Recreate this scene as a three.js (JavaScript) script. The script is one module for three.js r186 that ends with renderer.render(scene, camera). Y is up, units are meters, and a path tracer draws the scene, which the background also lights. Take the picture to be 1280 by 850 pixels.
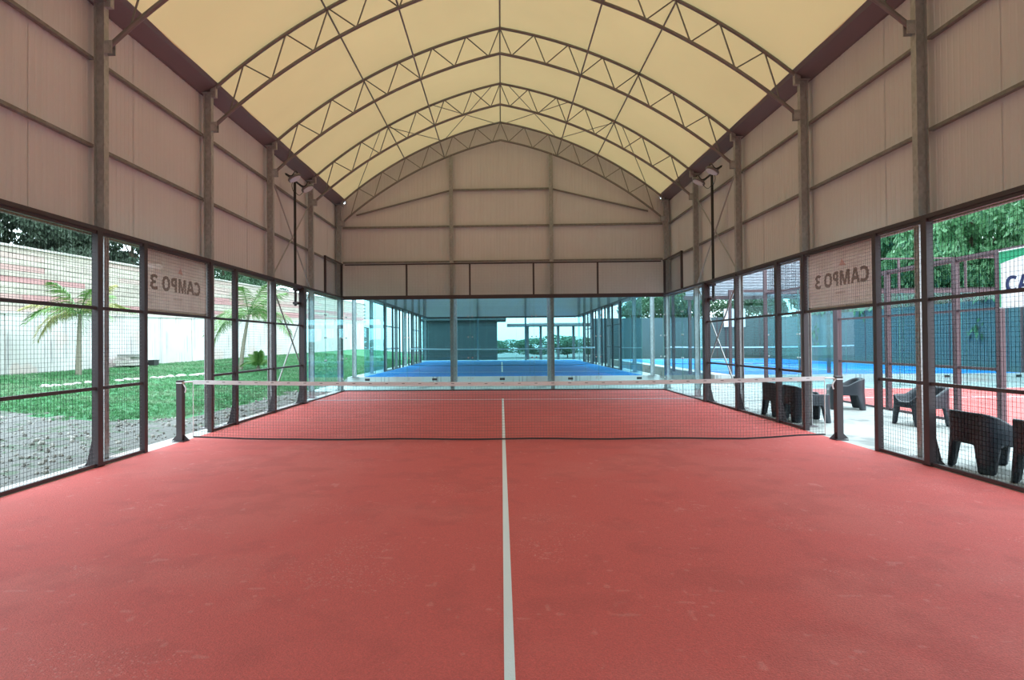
import * as THREE from 'three';
import { mergeGeometries } from 'three/addons/utils/BufferGeometryUtils.js';

// ---------------------------------------------------------------- camera, sky, exposure
const scene = new THREE.Scene();
const renderer = new THREE.WebGLRenderer();
renderer.toneMapping = THREE.LinearToneMapping;
renderer.toneMappingExposure = 1.06;
renderer.shadowMap.enabled = true;

const camera = new THREE.PerspectiveCamera(2 * Math.atan(425 / 779.24) * 180 / Math.PI, 1280 / 850, 0.05, 500);
camera.rotation.order = 'YXZ';
camera.position.set(-0.025, 1.4916, 9.562);
camera.rotation.set(0.01138, 0.03451, -0.00812);
camera.setViewOffset(1280, 850, 40.26, 4.96, 1280, 850);   // the photograph is a crop: its optical axis lies left of the middle
scene.add(camera);

// bright even overcast
const SKY_LEVEL = 5.0;
{
  const w = 64, h = 32, d = new Float32Array(w * h * 4);
  for (let j = 0; j < h; j++) {
    const el = ((j + 0.5) / h - 0.5) * Math.PI;
    const k = el > 0 ? 0.8 + 0.4 * Math.sin(el) : 0.3;
    for (let i = 0; i < w; i++) {
      const o = (j * w + i) * 4;
      d[o] = 0.80 * k * SKY_LEVEL; d[o + 1] = 1.0 * k * SKY_LEVEL; d[o + 2] = 1.08 * k * SKY_LEVEL; d[o + 3] = 1;
    }
  }
  const t = new THREE.DataTexture(d, w, h, THREE.RGBAFormat, THREE.FloatType);
  t.mapping = THREE.EquirectangularReflectionMapping; t.magFilter = THREE.LinearFilter; t.minFilter = THREE.LinearFilter;
  t.colorSpace = THREE.LinearSRGBColorSpace; t.needsUpdate = true;
  scene.background = t; scene.environment = t;
}

// ---------------------------------------------------------------- helpers
let seed = 7;
const rnd = () => { seed = (seed * 1664525 + 1013904223) >>> 0; return seed / 4294967296; };
const rr = (a, b) => a + (b - a) * rnd();
const ORD = ['first', 'second', 'third', 'fourth', 'fifth', 'sixth', 'seventh', 'eighth'];
const used = new Map();
function numbered(n) { const k = used.get(n) || 0; used.set(n, k + 1); return k ? n + '_' + String(k).padStart(3, '0') : n; }
function tag(o, label, category, group, kind) {
  o.userData.label = label; o.userData.category = category;
  if (group) o.userData.group = group;
  if (kind) o.userData.kind = kind;
  return o;
}
function thing(name, label, category, pos = [0, 0, 0], group, kind) {
  const o = new THREE.Group(); o.name = numbered(name); o.position.set(...pos); scene.add(o);
  return tag(o, label, category, group, kind);
}
function mg(list) {
  if (!Array.isArray(list)) return list;
  if (list.length === 1) return list[0];
  const anyPlain = list.some(g => !g.index);
  const g = mergeGeometries(anyPlain ? list.map(x => x.index ? x.toNonIndexed() : x) : list, false);
  return g;
}
function part(name, geo, mat, parent, kind, pos) {
  const m = new THREE.Mesh(mg(geo), mat); m.name = name; m.castShadow = m.receiveShadow = true;
  if (kind) m.userData.kind = kind;
  if (pos) m.position.set(...pos);
  parent.add(m); return m;
}
function solo(name, geo, mat, label, category, group, kind, pos) {
  const m = new THREE.Mesh(mg(geo), mat); m.name = numbered(name); m.castShadow = m.receiveShadow = true;
  if (pos) m.position.set(...pos);
  scene.add(m); return tag(m, label, category, group, kind);
}
function copy(o, label, pos) {
  const c = o.clone(); c.name = numbered(o.name.replace(/_\d{3}$/, '')); c.userData = { ...o.userData };
  if (label) c.userData.label = label;
  if (pos) c.position.set(...pos);
  scene.add(c); return c;
}
// box from corner to corner, uv in metres
function bx(x0, x1, y0, y1, z0, z1) {
  const g = new THREE.BoxGeometry(x1 - x0, y1 - y0, z1 - z0); g.translate((x0 + x1) / 2, (y0 + y1) / 2, (z0 + z1) / 2);
  return uvBox(g);
}
function uvBox(g) {
  const p = g.attributes.position, n = g.attributes.normal, uv = g.attributes.uv;
  for (let i = 0; i < p.count; i++) {
    const ax = Math.abs(n.getX(i)), ay = Math.abs(n.getY(i)), az = Math.abs(n.getZ(i));
    if (ay >= ax && ay >= az) uv.setXY(i, p.getX(i), p.getZ(i));
    else if (ax >= az) uv.setXY(i, p.getZ(i), p.getY(i));
    else uv.setXY(i, p.getX(i), p.getY(i));
  }
  return g;
}
// round bar between two points
const V = (x, y, z) => new THREE.Vector3(x, y, z);
function bar(a, b, r, seg = 8, r2 = r) {
  a = Array.isArray(a) ? V(...a) : a; b = Array.isArray(b) ? V(...b) : b;
  const d = b.clone().sub(a), L = d.length();
  const g = new THREE.CylinderGeometry(r2, r, L, seg, 1);
  g.applyQuaternion(new THREE.Quaternion().setFromUnitVectors(V(0, 1, 0), d.normalize()));
  const m = a.clone().add(b).multiplyScalar(0.5); g.translate(m.x, m.y, m.z);
  return g;
}
function tube(pts, r, n = 24, seg = 8) { return new THREE.TubeGeometry(new THREE.CatmullRomCurve3(pts.map(p => Array.isArray(p) ? V(...p) : p)), n, r, seg, false); }
// many thin square wires as one light geometry: list of [a, b]
function wires(list, t) {
  const pos = [], nor = [], uv = [], idx = [];
  const h = t / 2, u = V(), v = V(), d = V();
  for (const [a, b] of list) {
    d.set(b[0] - a[0], b[1] - a[1], b[2] - a[2]).normalize();
    u.set(Math.abs(d.y) > 0.9 ? 1 : 0, Math.abs(d.y) > 0.9 ? 0 : 1, 0).cross(d).normalize(); v.crossVectors(d, u);
    for (let s = 0; s < 4; s++) {
      const c0 = [[1, 1], [-1, 1], [-1, -1], [1, -1]][s], c1 = [[1, 1], [-1, 1], [-1, -1], [1, -1]][(s + 1) % 4];
      const nx = [0, -1, 0, 1][s], ny = [1, 0, -1, 0][s], k = pos.length / 3;
      for (const [e, c] of [[a, c0], [b, c0], [b, c1], [a, c1]]) {
        pos.push(e[0] + (u.x * c[0] + v.x * c[1]) * h, e[1] + (u.y * c[0] + v.y * c[1]) * h, e[2] + (u.z * c[0] + v.z * c[1]) * h);
        nor.push(u.x * nx + v.x * ny, u.y * nx + v.y * ny, u.z * nx + v.z * ny); uv.push(0, 0);
      }
      idx.push(k, k + 1, k + 2, k, k + 2, k + 3);
    }
  }
  return geo(pos, idx, uv, nor);
}
function geo(pos, idx, uv, nor) {
  const g = new THREE.BufferGeometry();
  g.setAttribute('position', new THREE.Float32BufferAttribute(pos, 3));
  g.setAttribute('uv', new THREE.Float32BufferAttribute(uv || new Array(pos.length / 3 * 2).fill(0), 2));
  if (idx) g.setIndex(idx);
  if (nor) g.setAttribute('normal', new THREE.Float32BufferAttribute(nor, 3)); else g.computeVertexNormals();
  return g;
}
function grid(nu, nv, f, uvf) {
  const pos = [], uv = [], idx = [];
  for (let j = 0; j <= nv; j++) for (let i = 0; i <= nu; i++) {
    const p = f(i / nu, j / nv); pos.push(p[0], p[1], p[2]);
    const q = uvf ? uvf(p, i / nu, j / nv) : [p[0], p[2]]; uv.push(q[0], q[1]);
  }
  for (let j = 0; j < nv; j++) for (let i = 0; i < nu; i++) { const a = j * (nu + 1) + i, b = a + nu + 1; idx.push(a, a + 1, b, b, a + 1, b + 1); }
  return geo(pos, idx, uv);
}

// ---------------------------------------------------------------- textures
const hash = (x, y, s) => { let h = (x * 374761393 + y * 668265263 + s * 974711) | 0; h = Math.imul(h ^ (h >>> 13), 1274126177); h ^= h >>> 16; return (h >>> 0) / 4294967296; };
function pnoise(u, v, n, s) {                                        // periodic value noise, n cells a side
  const x = u * n, y = v * n, xi = Math.floor(x), yi = Math.floor(y); let fx = x - xi, fy = y - yi;
  fx = fx * fx * (3 - 2 * fx); fy = fy * fy * (3 - 2 * fy);
  const a = xi % n, b = (xi + 1) % n, c = yi % n, d = (yi + 1) % n;
  const p = hash(a, c, s), q = hash(b, c, s), r = hash(a, d, s), t = hash(b, d, s);
  return p + (q - p) * fx + (r - p) * fy + (p - q - r + t) * fx * fy;
}
function fbm(u, v, n, s, oct = 4) { let a = 0, k = 0.5, t = 0; for (let i = 0; i < oct; i++) { a += k * pnoise(u, v, n, s + i); t += k; k *= 0.5; n *= 2; } return a / t; }
function tex(size, f, metres, srgb = true, h = size) {
  const d = new Uint8Array(size * h * 4);
  for (let j = 0; j < h; j++) for (let i = 0; i < size; i++) {
    const c = f((i + 0.5) / size, (j + 0.5) / h), o = (j * size + i) * 4;
    for (let k = 0; k < 3; k++) d[o + k] = Math.max(0, Math.min(255, Math.round(255 * (Array.isArray(c) ? c[k] : c))));
    d[o + 3] = 255;
  }
  const t = new THREE.DataTexture(d, size, h); t.wrapS = t.wrapT = THREE.RepeatWrapping; t.magFilter = THREE.LinearFilter; t.minFilter = THREE.LinearMipmapLinearFilter; t.generateMipmaps = true;
  if (metres) t.repeat.set(1 / metres, 1 / metres);
  if (srgb) t.colorSpace = THREE.SRGBColorSpace;
  t.needsUpdate = true; return t;
}
const mix = (a, b, t) => a.map((x, i) => x + (b[i] - x) * t);
const sm = (a, b, x) => { x = Math.max(0, Math.min(1, (x - a) / (b - a))); return x * x * (3 - 2 * x); };
const rgb = (r, g, b) => [r / 255, g / 255, b / 255];

// sand-filled turf: worn mottling and pale sand flecks
function turf(base, worn, sand, s) {
  return tex(1024, (u, v) => {
    let c = mix(base, worn, sm(0.42, 0.68, fbm(u, v, 5, s, 5)) * 0.55);
    c = mix(c, base.map(x => x * 0.9), sm(0.5, 0.75, fbm(u, v, 16, s + 20, 4)) * 0.4);
    const f = 0.93 + 0.14 * hash(Math.floor(u * 1024), Math.floor(v * 1024), s + 3);
    const fl = hash(Math.floor(u * 512), Math.floor(v * 512), s + 40) * (0.35 + 0.65 * sm(0.35, 0.75, fbm(u, v, 9, s + 50, 4)));
    c = mix(c, sand, sm(0.88, 0.99, fl) * 0.4);
    c = mix(c, sand, sm(0.74, 0.84, pnoise(u, v, 90, s + 60) * (0.6 + 0.4 * pnoise(u, v, 23, s + 61))) * 0.22);
    return c.map(x => x * f);
  }, 5);
}
const turfBump = tex(512, (u, v) => 0.5 * hash(Math.floor(u * 512), Math.floor(v * 512), 5) + 0.5 * pnoise(u, v, 128, 8), 0.8, false);
const T = {
  red: turf(rgb(210, 92, 89), rgb(213, 110, 106), rgb(232, 190, 188), 1),
  blue: turf(rgb(0, 120, 198), rgb(8, 132, 208), rgb(120, 180, 215), 2),
  concrete: tex(512, (u, v) => { const a = fbm(u, v, 6, 11, 5), b = fbm(u, v, 40, 12, 3); return mix(rgb(146, 149, 147), rgb(186, 188, 184), 0.65 * a + 0.35 * b).map(x => x * (1 - 0.25 * sm(0.6, 0.75, fbm(u, v, 9, 13, 4)))); }, 4),
  clad: tex(256, (u, v) => { const a = pnoise(u, 0, 64, 14), b = fbm(u, v, 4, 15, 4); const k = 0.96 + 0.015 * a + 0.05 * b; return [k, k, k]; }, 3),
  membrane: tex(512, (u, v) => { const k = 0.95 + 0.06 * fbm(u, v, 4, 16, 4); return [k, k * 0.995, k * 0.985]; }, 6),
  steel: tex(256, (u, v) => { const k = 0.8 + 0.25 * fbm(u, v, 16, 17, 4); return [k, k, k]; }, 0.8),
  gravel: tex(1024, (u, v) => {
    const a = fbm(u, v, 6, 18, 4), b = pnoise(u, v, 90, 19), c = pnoise(u, v, 200, 20);
    return mix(rgb(78, 78, 78), rgb(136, 134, 130), 0.35 * a + 0.35 * b + 0.3 * c).map((x, i) => x * (1 - 0.2 * sm(0.55, 0.7, fbm(u, v, 12, 21, 3)) * (i === 1 ? 0.4 : 1)));
  }, 3),
  grass: tex(1024, (u, v) => {
    const a = fbm(u, v, 6, 22, 5), b = pnoise(u, v, 220, 23), d = sm(0.55, 0.72, fbm(u, v, 9, 24, 4));
    return mix(mix(rgb(46, 100, 62), rgb(68, 134, 84), 0.5 * a + 0.5 * b), rgb(104, 112, 88), d * 0.5);
  }, 4),
  render: tex(1024, (u, v) => {                                       // whitewashed concrete with run-off stains
    const a = fbm(u, v, 5, 25, 5);
    let c = mix(rgb(192, 187, 185), rgb(222, 218, 217), a);
    const run = sm(0.62, 0.85, pnoise(u, 0, 90, 26)) * sm(0.35, 0.7, fbm(u, v, 6, 27, 3));
    c = mix(c, rgb(128, 126, 130), run * 0.55);
    return mix(c, rgb(206, 168, 160), sm(0.58, 0.7, fbm(u, v, 4, 28, 4)) * 0.35);
  }, 5),
  block: tex(512, (u, v) => { const a = fbm(u, v, 8, 29, 5), b = pnoise(u, v, 90, 30); return mix([0.8, 0.8, 0.8], [1, 1, 1], 0.6 * a + 0.4 * b); }, 2.5),
  bark: tex(256, (u, v) => mix(rgb(120, 112, 100), rgb(176, 168, 152), fbm(u, v, 12, 31, 4)), 0.6),
  plastic: tex(256, (u, v) => { const k = 0.88 + 0.12 * fbm(u, v, 8, 32, 4); return [k, k, k]; }, 0.5),
};
function mat(o) { const m = new THREE.MeshPhysicalMaterial({ roughness: 0.6, metalness: 0, ...o }); return m; }
const C = (r, g, b) => new THREE.Color().setRGB(r, g, b);             // linear
const M = {
  red: mat({ map: T.red, roughness: 0.72, bumpMap: turfBump, bumpScale: 0.004, side: THREE.DoubleSide }),
  blue: mat({ map: T.blue, roughness: 0.8, bumpMap: turfBump, bumpScale: 0.004 }),
  white: mat({ color: C(0.80, 0.85, 0.92), roughness: 0.8, bumpMap: turfBump, bumpScale: 0.003 }),
  concrete: mat({ map: T.concrete, roughness: 0.5 }),
  clad: mat({ map: T.clad, color: C(0.70, 0.675, 0.695), roughness: 0.6, side: THREE.DoubleSide }),
  membrane: mat({ map: T.membrane, color: C(0.82, 0.62, 0.315), roughness: 1, transmission: 0.118, thickness: 0, side: THREE.DoubleSide }),
  galv: mat({ map: T.steel, color: C(0.50, 0.50, 0.51), roughness: 0.38, metalness: 0.3 }),
  truss: mat({ map: T.steel, color: C(0.28, 0.26, 0.25), roughness: 0.5, metalness: 0.3 }),
  gutter: mat({ color: C(0.20, 0.165, 0.18), roughness: 0.5, metalness: 0.2 }),
  fence: mat({ color: C(0.055, 0.040, 0.046), roughness: 0.45 }),
  fence2: mat({ color: C(0.10, 0.065, 0.075), roughness: 0.5 }),
  wire: mat({ color: C(0.15, 0.145, 0.155), roughness: 0.5 }),
  netwire: mat({ color: C(0.03, 0.03, 0.035), roughness: 0.7 }),
  tape: mat({ color: C(0.82, 0.82, 0.84), roughness: 0.7 }),
  glass: mat({ color: C(0.68, 0.90, 0.93), roughness: 0.0, transmission: 1, thickness: 0, ior: 1.5 }),
  glassEdge: mat({ color: C(0.10, 0.28, 0.26), roughness: 0.2 }),
  bolt: mat({ color: C(0.45, 0.45, 0.45), roughness: 0.35, metalness: 0.9 }),
  chair: mat({ map: T.plastic, color: C(0.030, 0.038, 0.050), roughness: 0.38 }),
  black: mat({ color: C(0.02, 0.02, 0.022), roughness: 0.5 }),
  lampgrey: mat({ color: C(0.22, 0.21, 0.21), roughness: 0.45, metalness: 0.3 }),
  lens: mat({ color: C(0.75, 0.78, 0.8), roughness: 0.15 }),
  gravel: mat({ map: T.gravel, roughness: 0.95 }),
  stone: mat({ map: T.block, color: C(0.36, 0.35, 0.33), roughness: 0.9 }),
  palestone: mat({ map: T.block, color: C(0.62, 0.58, 0.54), roughness: 0.9 }),
  grass: mat({ map: T.grass, roughness: 0.95 }),
  blade: mat({ color: C(0.085, 0.25, 0.10), roughness: 0.8, transmission: 0.3, thickness: 0, side: THREE.DoubleSide }),
  render: mat({ map: T.render, roughness: 0.9 }),
  bark: mat({ map: T.bark, roughness: 0.95 }),
  darkbark: mat({ map: T.bark, color: C(0.3, 0.26, 0.22), roughness: 0.95 }),
  frond: mat({ color: C(0.15, 0.30, 0.07), roughness: 0.6, transmission: 0.35, thickness: 0, side: THREE.DoubleSide }),
  frondDry: mat({ color: C(0.40, 0.38, 0.14), roughness: 0.7, transmission: 0.3, thickness: 0, side: THREE.DoubleSide }),
  conifer: mat({ color: C(0.035, 0.065, 0.035), roughness: 0.8, transmission: 0.25, thickness: 0, side: THREE.DoubleSide }),
  leaf: mat({ color: C(0.085, 0.25, 0.10), roughness: 0.7, transmission: 0.35, thickness: 0, side: THREE.DoubleSide }),
  leaf2: mat({ color: C(0.06, 0.15, 0.07), roughness: 0.7, transmission: 0.35, thickness: 0, side: THREE.DoubleSide }),
  screen: mat({ color: C(0.085, 0.12, 0.125), roughness: 0.9 }),
  wood: mat({ map: T.bark, color: C(0.62, 0.5, 0.42), roughness: 0.9 }),
};
const blockMats = [[0.60, 0.53, 0.46], [0.64, 0.57, 0.49], [0.57, 0.49, 0.43], [0.62, 0.47, 0.43], [0.60, 0.38, 0.36], [0.60, 0.32, 0.32]].map(c => mat({ map: T.block, color: C(...c), roughness: 0.92 }));

// ---------------------------------------------------------------- the hall: dimensions
const Z0 = 1.508, BAY = 3.034, trussZ = [];
for (let k = 3; k >= -4; k--) trussZ.push(Z0 + BAY * k);              // 10.61 ... -10.63
const ZB = trussZ[7], ZF = trussZ[0];
const AR = 11.6, AA = 2.3, arcDrop = x => Math.sqrt(AR * AR - AA * AA) - Math.sqrt(AR * AR - (Math.abs(x) + AA) ** 2);
const upY = x => 8.66 - arcDrop(x), lowY = x => 8.08 - arcDrop(x) * 1.04;
const EX = 5.14;

// ---------------------------------------------------------------- ground and floors
const floor = solo('floor', bx(-5, 5, -0.15, 0, -10, 10), M.red, 'brick red sand-filled turf of the roofed padel court', 'floor', null, 'structure');
part('centre_line', bx(-0.025, 0.025, -0.002, 0.003, -7.15, 7.15), M.white, floor);
for (const s of [-1, 1]) part('service_line', bx(-5, 5, -0.002, 0.0028, s * 6.95 - 0.025, s * 6.95 + 0.025), M.white, floor);

solo('patio', bx(5, 8.2, -0.15, 0, -12.95, 14), M.concrete, 'pale smooth concrete terrace between the two red courts', 'patio', null, 'structure');
solo('pavement', bx(-6.2, 5, -0.15, -0.001, -12.95, -10), M.concrete, 'pale concrete strip behind the far glass wall', 'pavement', null, 'structure');
solo('pavement', bx(8.2, 20, -0.15, -0.001, -12.95, -10), M.concrete, 'pale concrete strip behind the open red court', 'pavement', null, 'structure');
const kerb = thing('kerb', 'white concrete kerb strip between red court and gravel', 'kerb', [0, 0, 0], null, 'structure');
for (let z = -10; z < 13.9; z += 2) part('kerb_stone', bx(-5.33, -5.0, -0.15, 0.0 + 0.002 * (z % 4 === 0 ? 1 : 0), z + 0.004, z + 1.996), M.render, kerb);

// the lawn side: gravel near, grass beyond, rising to the boundary wall
const terrain = (x, z) => { const s = Math.max(0, Math.min(1, (-6 - x) / 9.5)); return -0.03 + 0.55 * s * s * (3 - 2 * s) + Math.max(0, -12 - z) * 0.008 * s; };
const nz = (x, z, f, s) => fbm(((x * f) % 64 + 64) % 64 / 64, ((z * f) % 64 + 64) % 64 / 64, 64, s, 3);
const grassEdge = x => -2.6 + 0.35 * Math.sin(x * 1.3) - 0.5 * Math.max(0, x + 7.2) * 3;
const isGrass = (x, z) => z < grassEdge(x) + (nz(x, z, 1.4, 61) - 0.5) * 1.6 && x < -6.6 + (nz(x, z, 0.8, 62) - 0.5) * 1.2;
{
  const g1 = [], g2 = [];
  const cell = 0.4, x0 = -17, x1 = -5.33, z0 = -60, z1 = 14;
  const pos = [[], []], uv = [[], []];
  for (let x = x0; x < x1 - 0.01; x += cell) for (let z = z0; z < z1 - 0.01; z += cell) {
    const xe = Math.min(x + cell, x1), k = isGrass((x + xe) / 2, z + cell / 2) ? 1 : 0;
    const q = (a, b) => { pos[k].push(a, terrain(a, b) + (nz(a, b, 2, 63) - 0.5) * 0.05 * (a < -5.6 ? 1 : 0), b); uv[k].push(a, b); };
    q(x, z); q(x, z + cell); q(xe, z); q(xe, z); q(x, z + cell); q(xe, z + cell);
  }
  solo('gravel_ground', geo(pos[0], null, uv[0]), M.gravel, 'grey gravel and bare earth beside the court', 'gravel', null, 'structure');
  solo('lawn', geo(pos[1], null, uv[1]), M.grass, 'green lawn rising to the boundary wall', 'lawn', null, 'structure');
  // loose stones
  const st = new THREE.InstancedMesh(new THREE.IcosahedronGeometry(1, 0), M.stone, 2600); let n = 0;
  const m4 = new THREE.Matrix4(), qt = new THREE.Quaternion(), e = new THREE.Euler();
  for (let i = 0; i < 9000 && n < 2600; i++) {
    const x = rr(-13, -5.45), z = rr(-14, 6); if (isGrass(x, z)) continue;
    const s = 0.012 + 0.035 * rnd() ** 3; e.set(rr(0, 6), rr(0, 6), rr(0, 6)); qt.setFromEuler(e);
    m4.compose(V(x, terrain(x, z) + s * 0.3, z), qt, V(s * rr(0.8, 1.5), s * 0.7, s)); st.setMatrixAt(n, m4);
    const c = rr(0.7, 1.5); st.setColorAt(n++, C(c, c * 0.98, c * 0.95));
  }
  st.count = n; st.name = 'gravel_stones'; st.castShadow = true; scene.add(st);
  tag(st, 'loose grey stones scattered over the gravel', 'stones', null, 'stuff');
  // grass tufts
  const pb = [], ib = [];
  for (let k = 0; k < 7; k++) {
    const a = rr(0, 6.28), l = rr(0.6, 1), bxx = rr(-0.35, 0.35), bz = rr(-0.35, 0.35), o = pb.length / 3, w = 0.07;
    const dx = Math.cos(a), dz = Math.sin(a), lean = rr(0.2, 0.6);
    pb.push(bxx - dz * w, 0, bz + dx * w, bxx + dz * w, 0, bz - dx * w, bxx + dx * lean * 0.4 - dz * w * 0.6, l * 0.6, bz + dz * lean * 0.4 + dx * w * 0.6, bxx + dx * lean * 0.4 + dz * w * 0.6, l * 0.6, bz + dz * lean * 0.4 - dx * w * 0.6, bxx + dx * lean, l, bz + dz * lean);
    ib.push(o, o + 1, o + 2, o + 2, o + 1, o + 3, o + 2, o + 3, o + 4);
  }
  const tuft = geo(pb, ib), NT = 42000, gm = new THREE.InstancedMesh(tuft, M.blade, NT); n = 0;
  for (let i = 0; i < 300000 && n < NT; i++) {
    const x = rr(-16.8, -5.6), z = 3 - 45 * rnd() ** 1.3; 
    const inG = isGrass(x, z); if (!inG && rnd() > 0.02) continue;
    const s = inG ? rr(0.04, 0.10) : rr(0.02, 0.05); e.set(0, rr(0, 6.28), 0); qt.setFromEuler(e);
    m4.compose(V(x, terrain(x, z) - 0.005, z), qt, V(s * 1.3, s, s * 1.3)); gm.setMatrixAt(n, m4);
    const dry = sm(0.5, 0.68, nz(x, z, 0.9, 71)), l = rr(0.7, 1.35);
    gm.setColorAt(n++, C(l * (1 + dry * 0.9), l * (1 + 0.15 * dry), l * (1 + dry * 0.5)));
  }
  gm.count = n; gm.name = 'grass'; scene.add(gm); tag(gm, 'short tufted grass covering the lawn', 'grass', null, 'stuff');
}

// neighbouring ground on the terrace side and beyond
solo('ground', bx(-70, 90, -0.4, -0.16, -120, 40), M.gravel, 'bare ground around the courts', 'ground', null, 'structure');

// raised platforms carrying the two blue courts
function platform(x0, x1, label) {
  const p = thing('platform', label, 'platform', [0, 0, 0], null, 'structure');
  const beam = part('edge_beam', bx(x0, x1, -0.15, 0.29, -13.15, -12.95), M.render, p);
  for (let i = -2; i <= 2; i++) { const c = (x0 + x1) / 2 + i * 2.45; part('drain_hole', bx(c - 0.09, c + 0.09, 0.155, 0.235, -12.96, -12.945), M.black, p); }
  part('slab', bx(x0, x1, -0.15, 0.29, -34.6, -13.15), M.concrete, p);
  return p;
}
platform(-5.63, 5.63, 'raised concrete base with drain holes under hall blue court');
platform(7.57, 18.83, 'raised concrete base under the open air blue court');
function blueCourt(cx, label) {
  const f = solo('court_floor', bx(cx - 5, cx + 5, 0.285, 0.302, -33, -13), M.blue, label, 'floor', null, 'structure');
  part('centre_line', bx(cx - 0.03, cx + 0.03, 0.30, 0.306, -30.1, -15.9), M.white, f);
  for (const s of [-1, 1]) part('service_line', bx(cx - 5, cx + 5, 0.30, 0.3055, -23 + s * 6.95 - 0.03, -23 + s * 6.95 + 0.03), M.white, f);
}
blueCourt(0, 'bright blue turf court under the neighbouring roof');
blueCourt(13.2, 'bright blue turf court in the open air');
{
  const f = solo('court_floor', bx(8.2, 18.2, -0.15, 0, -10, 12), M.red, 'red turf of the open air court across the terrace', 'floor', null, 'structure');
  part('centre_line', bx(13.17, 13.23, -0.002, 0.003, -7.15, 7.15), M.white, f);
  part('service_line', bx(8.2, 18.2, -0.002, 0.0028, -6.98, -6.92), M.white, f);
}

// ---------------------------------------------------------------- cladding
// ribbed sheet in its own plane: s along, y up; topY(s) may vary
function ribbed(s0, s1, y0, topY, place, pitch = 0.1, depth = 0.004) {
  const pos = [], uv = [], idx = [], n = Math.round((s1 - s0) / pitch), cols = [];
  for (let i = 0; i < n; i++) { const a = s0 + (s1 - s0) * i / n, p = (s1 - s0) / n; cols.push([a, 0], [a + p * 0.62, 0], [a + p * 0.74, depth], [a + p * 0.9, depth]); }
  cols.push([s1, 0]);
  for (const [s, d] of cols) for (const y of [y0, topY(s)]) { pos.push(...place(s, y, d)); uv.push(s, y); }
  for (let i = 0; i < cols.length - 1; i++) { const a = i * 2; idx.push(a, a + 2, a + 1, a + 1, a + 2, a + 3); }
  return geo(pos, idx, uv).toNonIndexed().deleteAttribute('normal') && (() => { const g = geo(pos, idx, uv).toNonIndexed(); g.computeVertexNormals(); return g; })();
}
const CLX = 5.45, CLB = 2.97, CLT = 6.12;
for (const s of [-1, 1]) {
  const w = thing(s < 0 ? 'wall_left' : 'wall_right', s < 0 ? 'ribbed beige metal cladding above the lawn side fence' : 'ribbed beige metal cladding above the terrace side fence', 'wall', [0, 0, 0], null, 'structure');
  const len = (ZF - ZB + 0.4) / 21;
  for (let i = 0; i < 21; i++) {
    const a = ZB - 0.2 + i * len, off = i % 2 ? 0.005 : 0;
    part('cladding_sheet', ribbed(a - 0.03, a + len + 0.03, CLB, () => CLT, (z, y, d) => [s * (CLX + d + off), y, z]), M.clad, w);
  }
  // two rows of girts, bay by bay, in front of the sheets
  for (const y of [4.13, 5.29]) for (let i = 0; i < 7; i++) part('girt', bx(s * 5.40 - 0.03, s * 5.40 + 0.03, y - 0.022, y + 0.022, trussZ[i + 1] + 0.05, trussZ[i] - 0.05), M.truss, w);
  part('bottom_rail', bx(s * 5.41 - 0.03, s * 5.41 + 0.03, CLB - 0.02, CLB + 0.06, ZB, ZF), M.truss, w);
}
// far gable, and the matching one behind the camera
function gable(z, dir, name, label) {
  const w = thing(name, label, 'wall', [0, 0, z], null, 'structure');
  const len = (2 * CLX) / 11;
  for (let i = 0; i < 11; i++) {
    const a = -CLX - 0.02 + i * (len + 0.0036), off = i % 2 ? 0.005 : 0;
    part('cladding_sheet', ribbed(a - 0.03, a + len + 0.03, CLB, x => Math.abs(x) > EX ? CLT : upY(x) + 0.05, (x, y, d) => [x, y, dir * (0.16 + d + off)]), M.clad, w);
  }
  for (const sx of [-1, 1]) {                                        // gable posts down to the ground
    part('gable_post', iBeam(0.12, 0.09, 0, upY(1.62) - 0.6), M.galv, w, null, [sx * 1.62, 0, dir * 0.0]);
    part('sloping_girt', bar([sx * 1.62, 6.5, dir * 0.1], [sx * 4.75, 5.72, dir * 0.1], 0.03, 6), M.truss, w);
  }
  part('girt', bx(-1.62, 1.62, 6.47, 6.53, dir * 0.1 - 0.03, dir * 0.1 + 0.03), M.truss, w);
  for (const y of [5.31, 4.16]) part('girt', bx(-5.2, 5.2, y - 0.03, y + 0.03, dir * 0.1 - 0.03, dir * 0.1 + 0.03), M.truss, w);
  return w;
}
function iBeam(depth, width, y0, y1) {                               // web across x, flanges at +-x; centred
  const t = 0.01, d = depth / 2, w = width / 2;
  return mg([bx(-d, -d + t, y0, y1, -w, w), bx(d - t, d, y0, y1, -w, w), bx(-d + t, d - t, y0, y1, -0.005, 0.005)]);
}
gable(ZB, -1, 'wall_back', 'arched end wall of ribbed beige cladding above far glass');
gable(ZF, 1, 'wall_front', 'arched end wall of ribbed beige cladding behind the near glass');

// roof membrane, one panel to a bay
const roof = thing('ceiling', 'cream translucent fabric membrane stretched over the arched roof', 'roof', [0, 0, 0], null, 'structure');
for (let i = 0; i < 7; i++) {
  const za = trussZ[i] + (i === 0 ? 0.2 : 0), zb = trussZ[i + 1] - (i === 6 ? 0.2 : 0);
  part('membrane_panel', grid(48, 4, (u, v) => { const x = -EX + 2 * EX * u; return [x, upY(x) + 0.055 - 0.03 * Math.sin(Math.PI * v), za + (zb - za) * v]; }, (p, u, v) => [p[0] * 1.1, p[2]]), M.membrane, roof);
}
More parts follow.
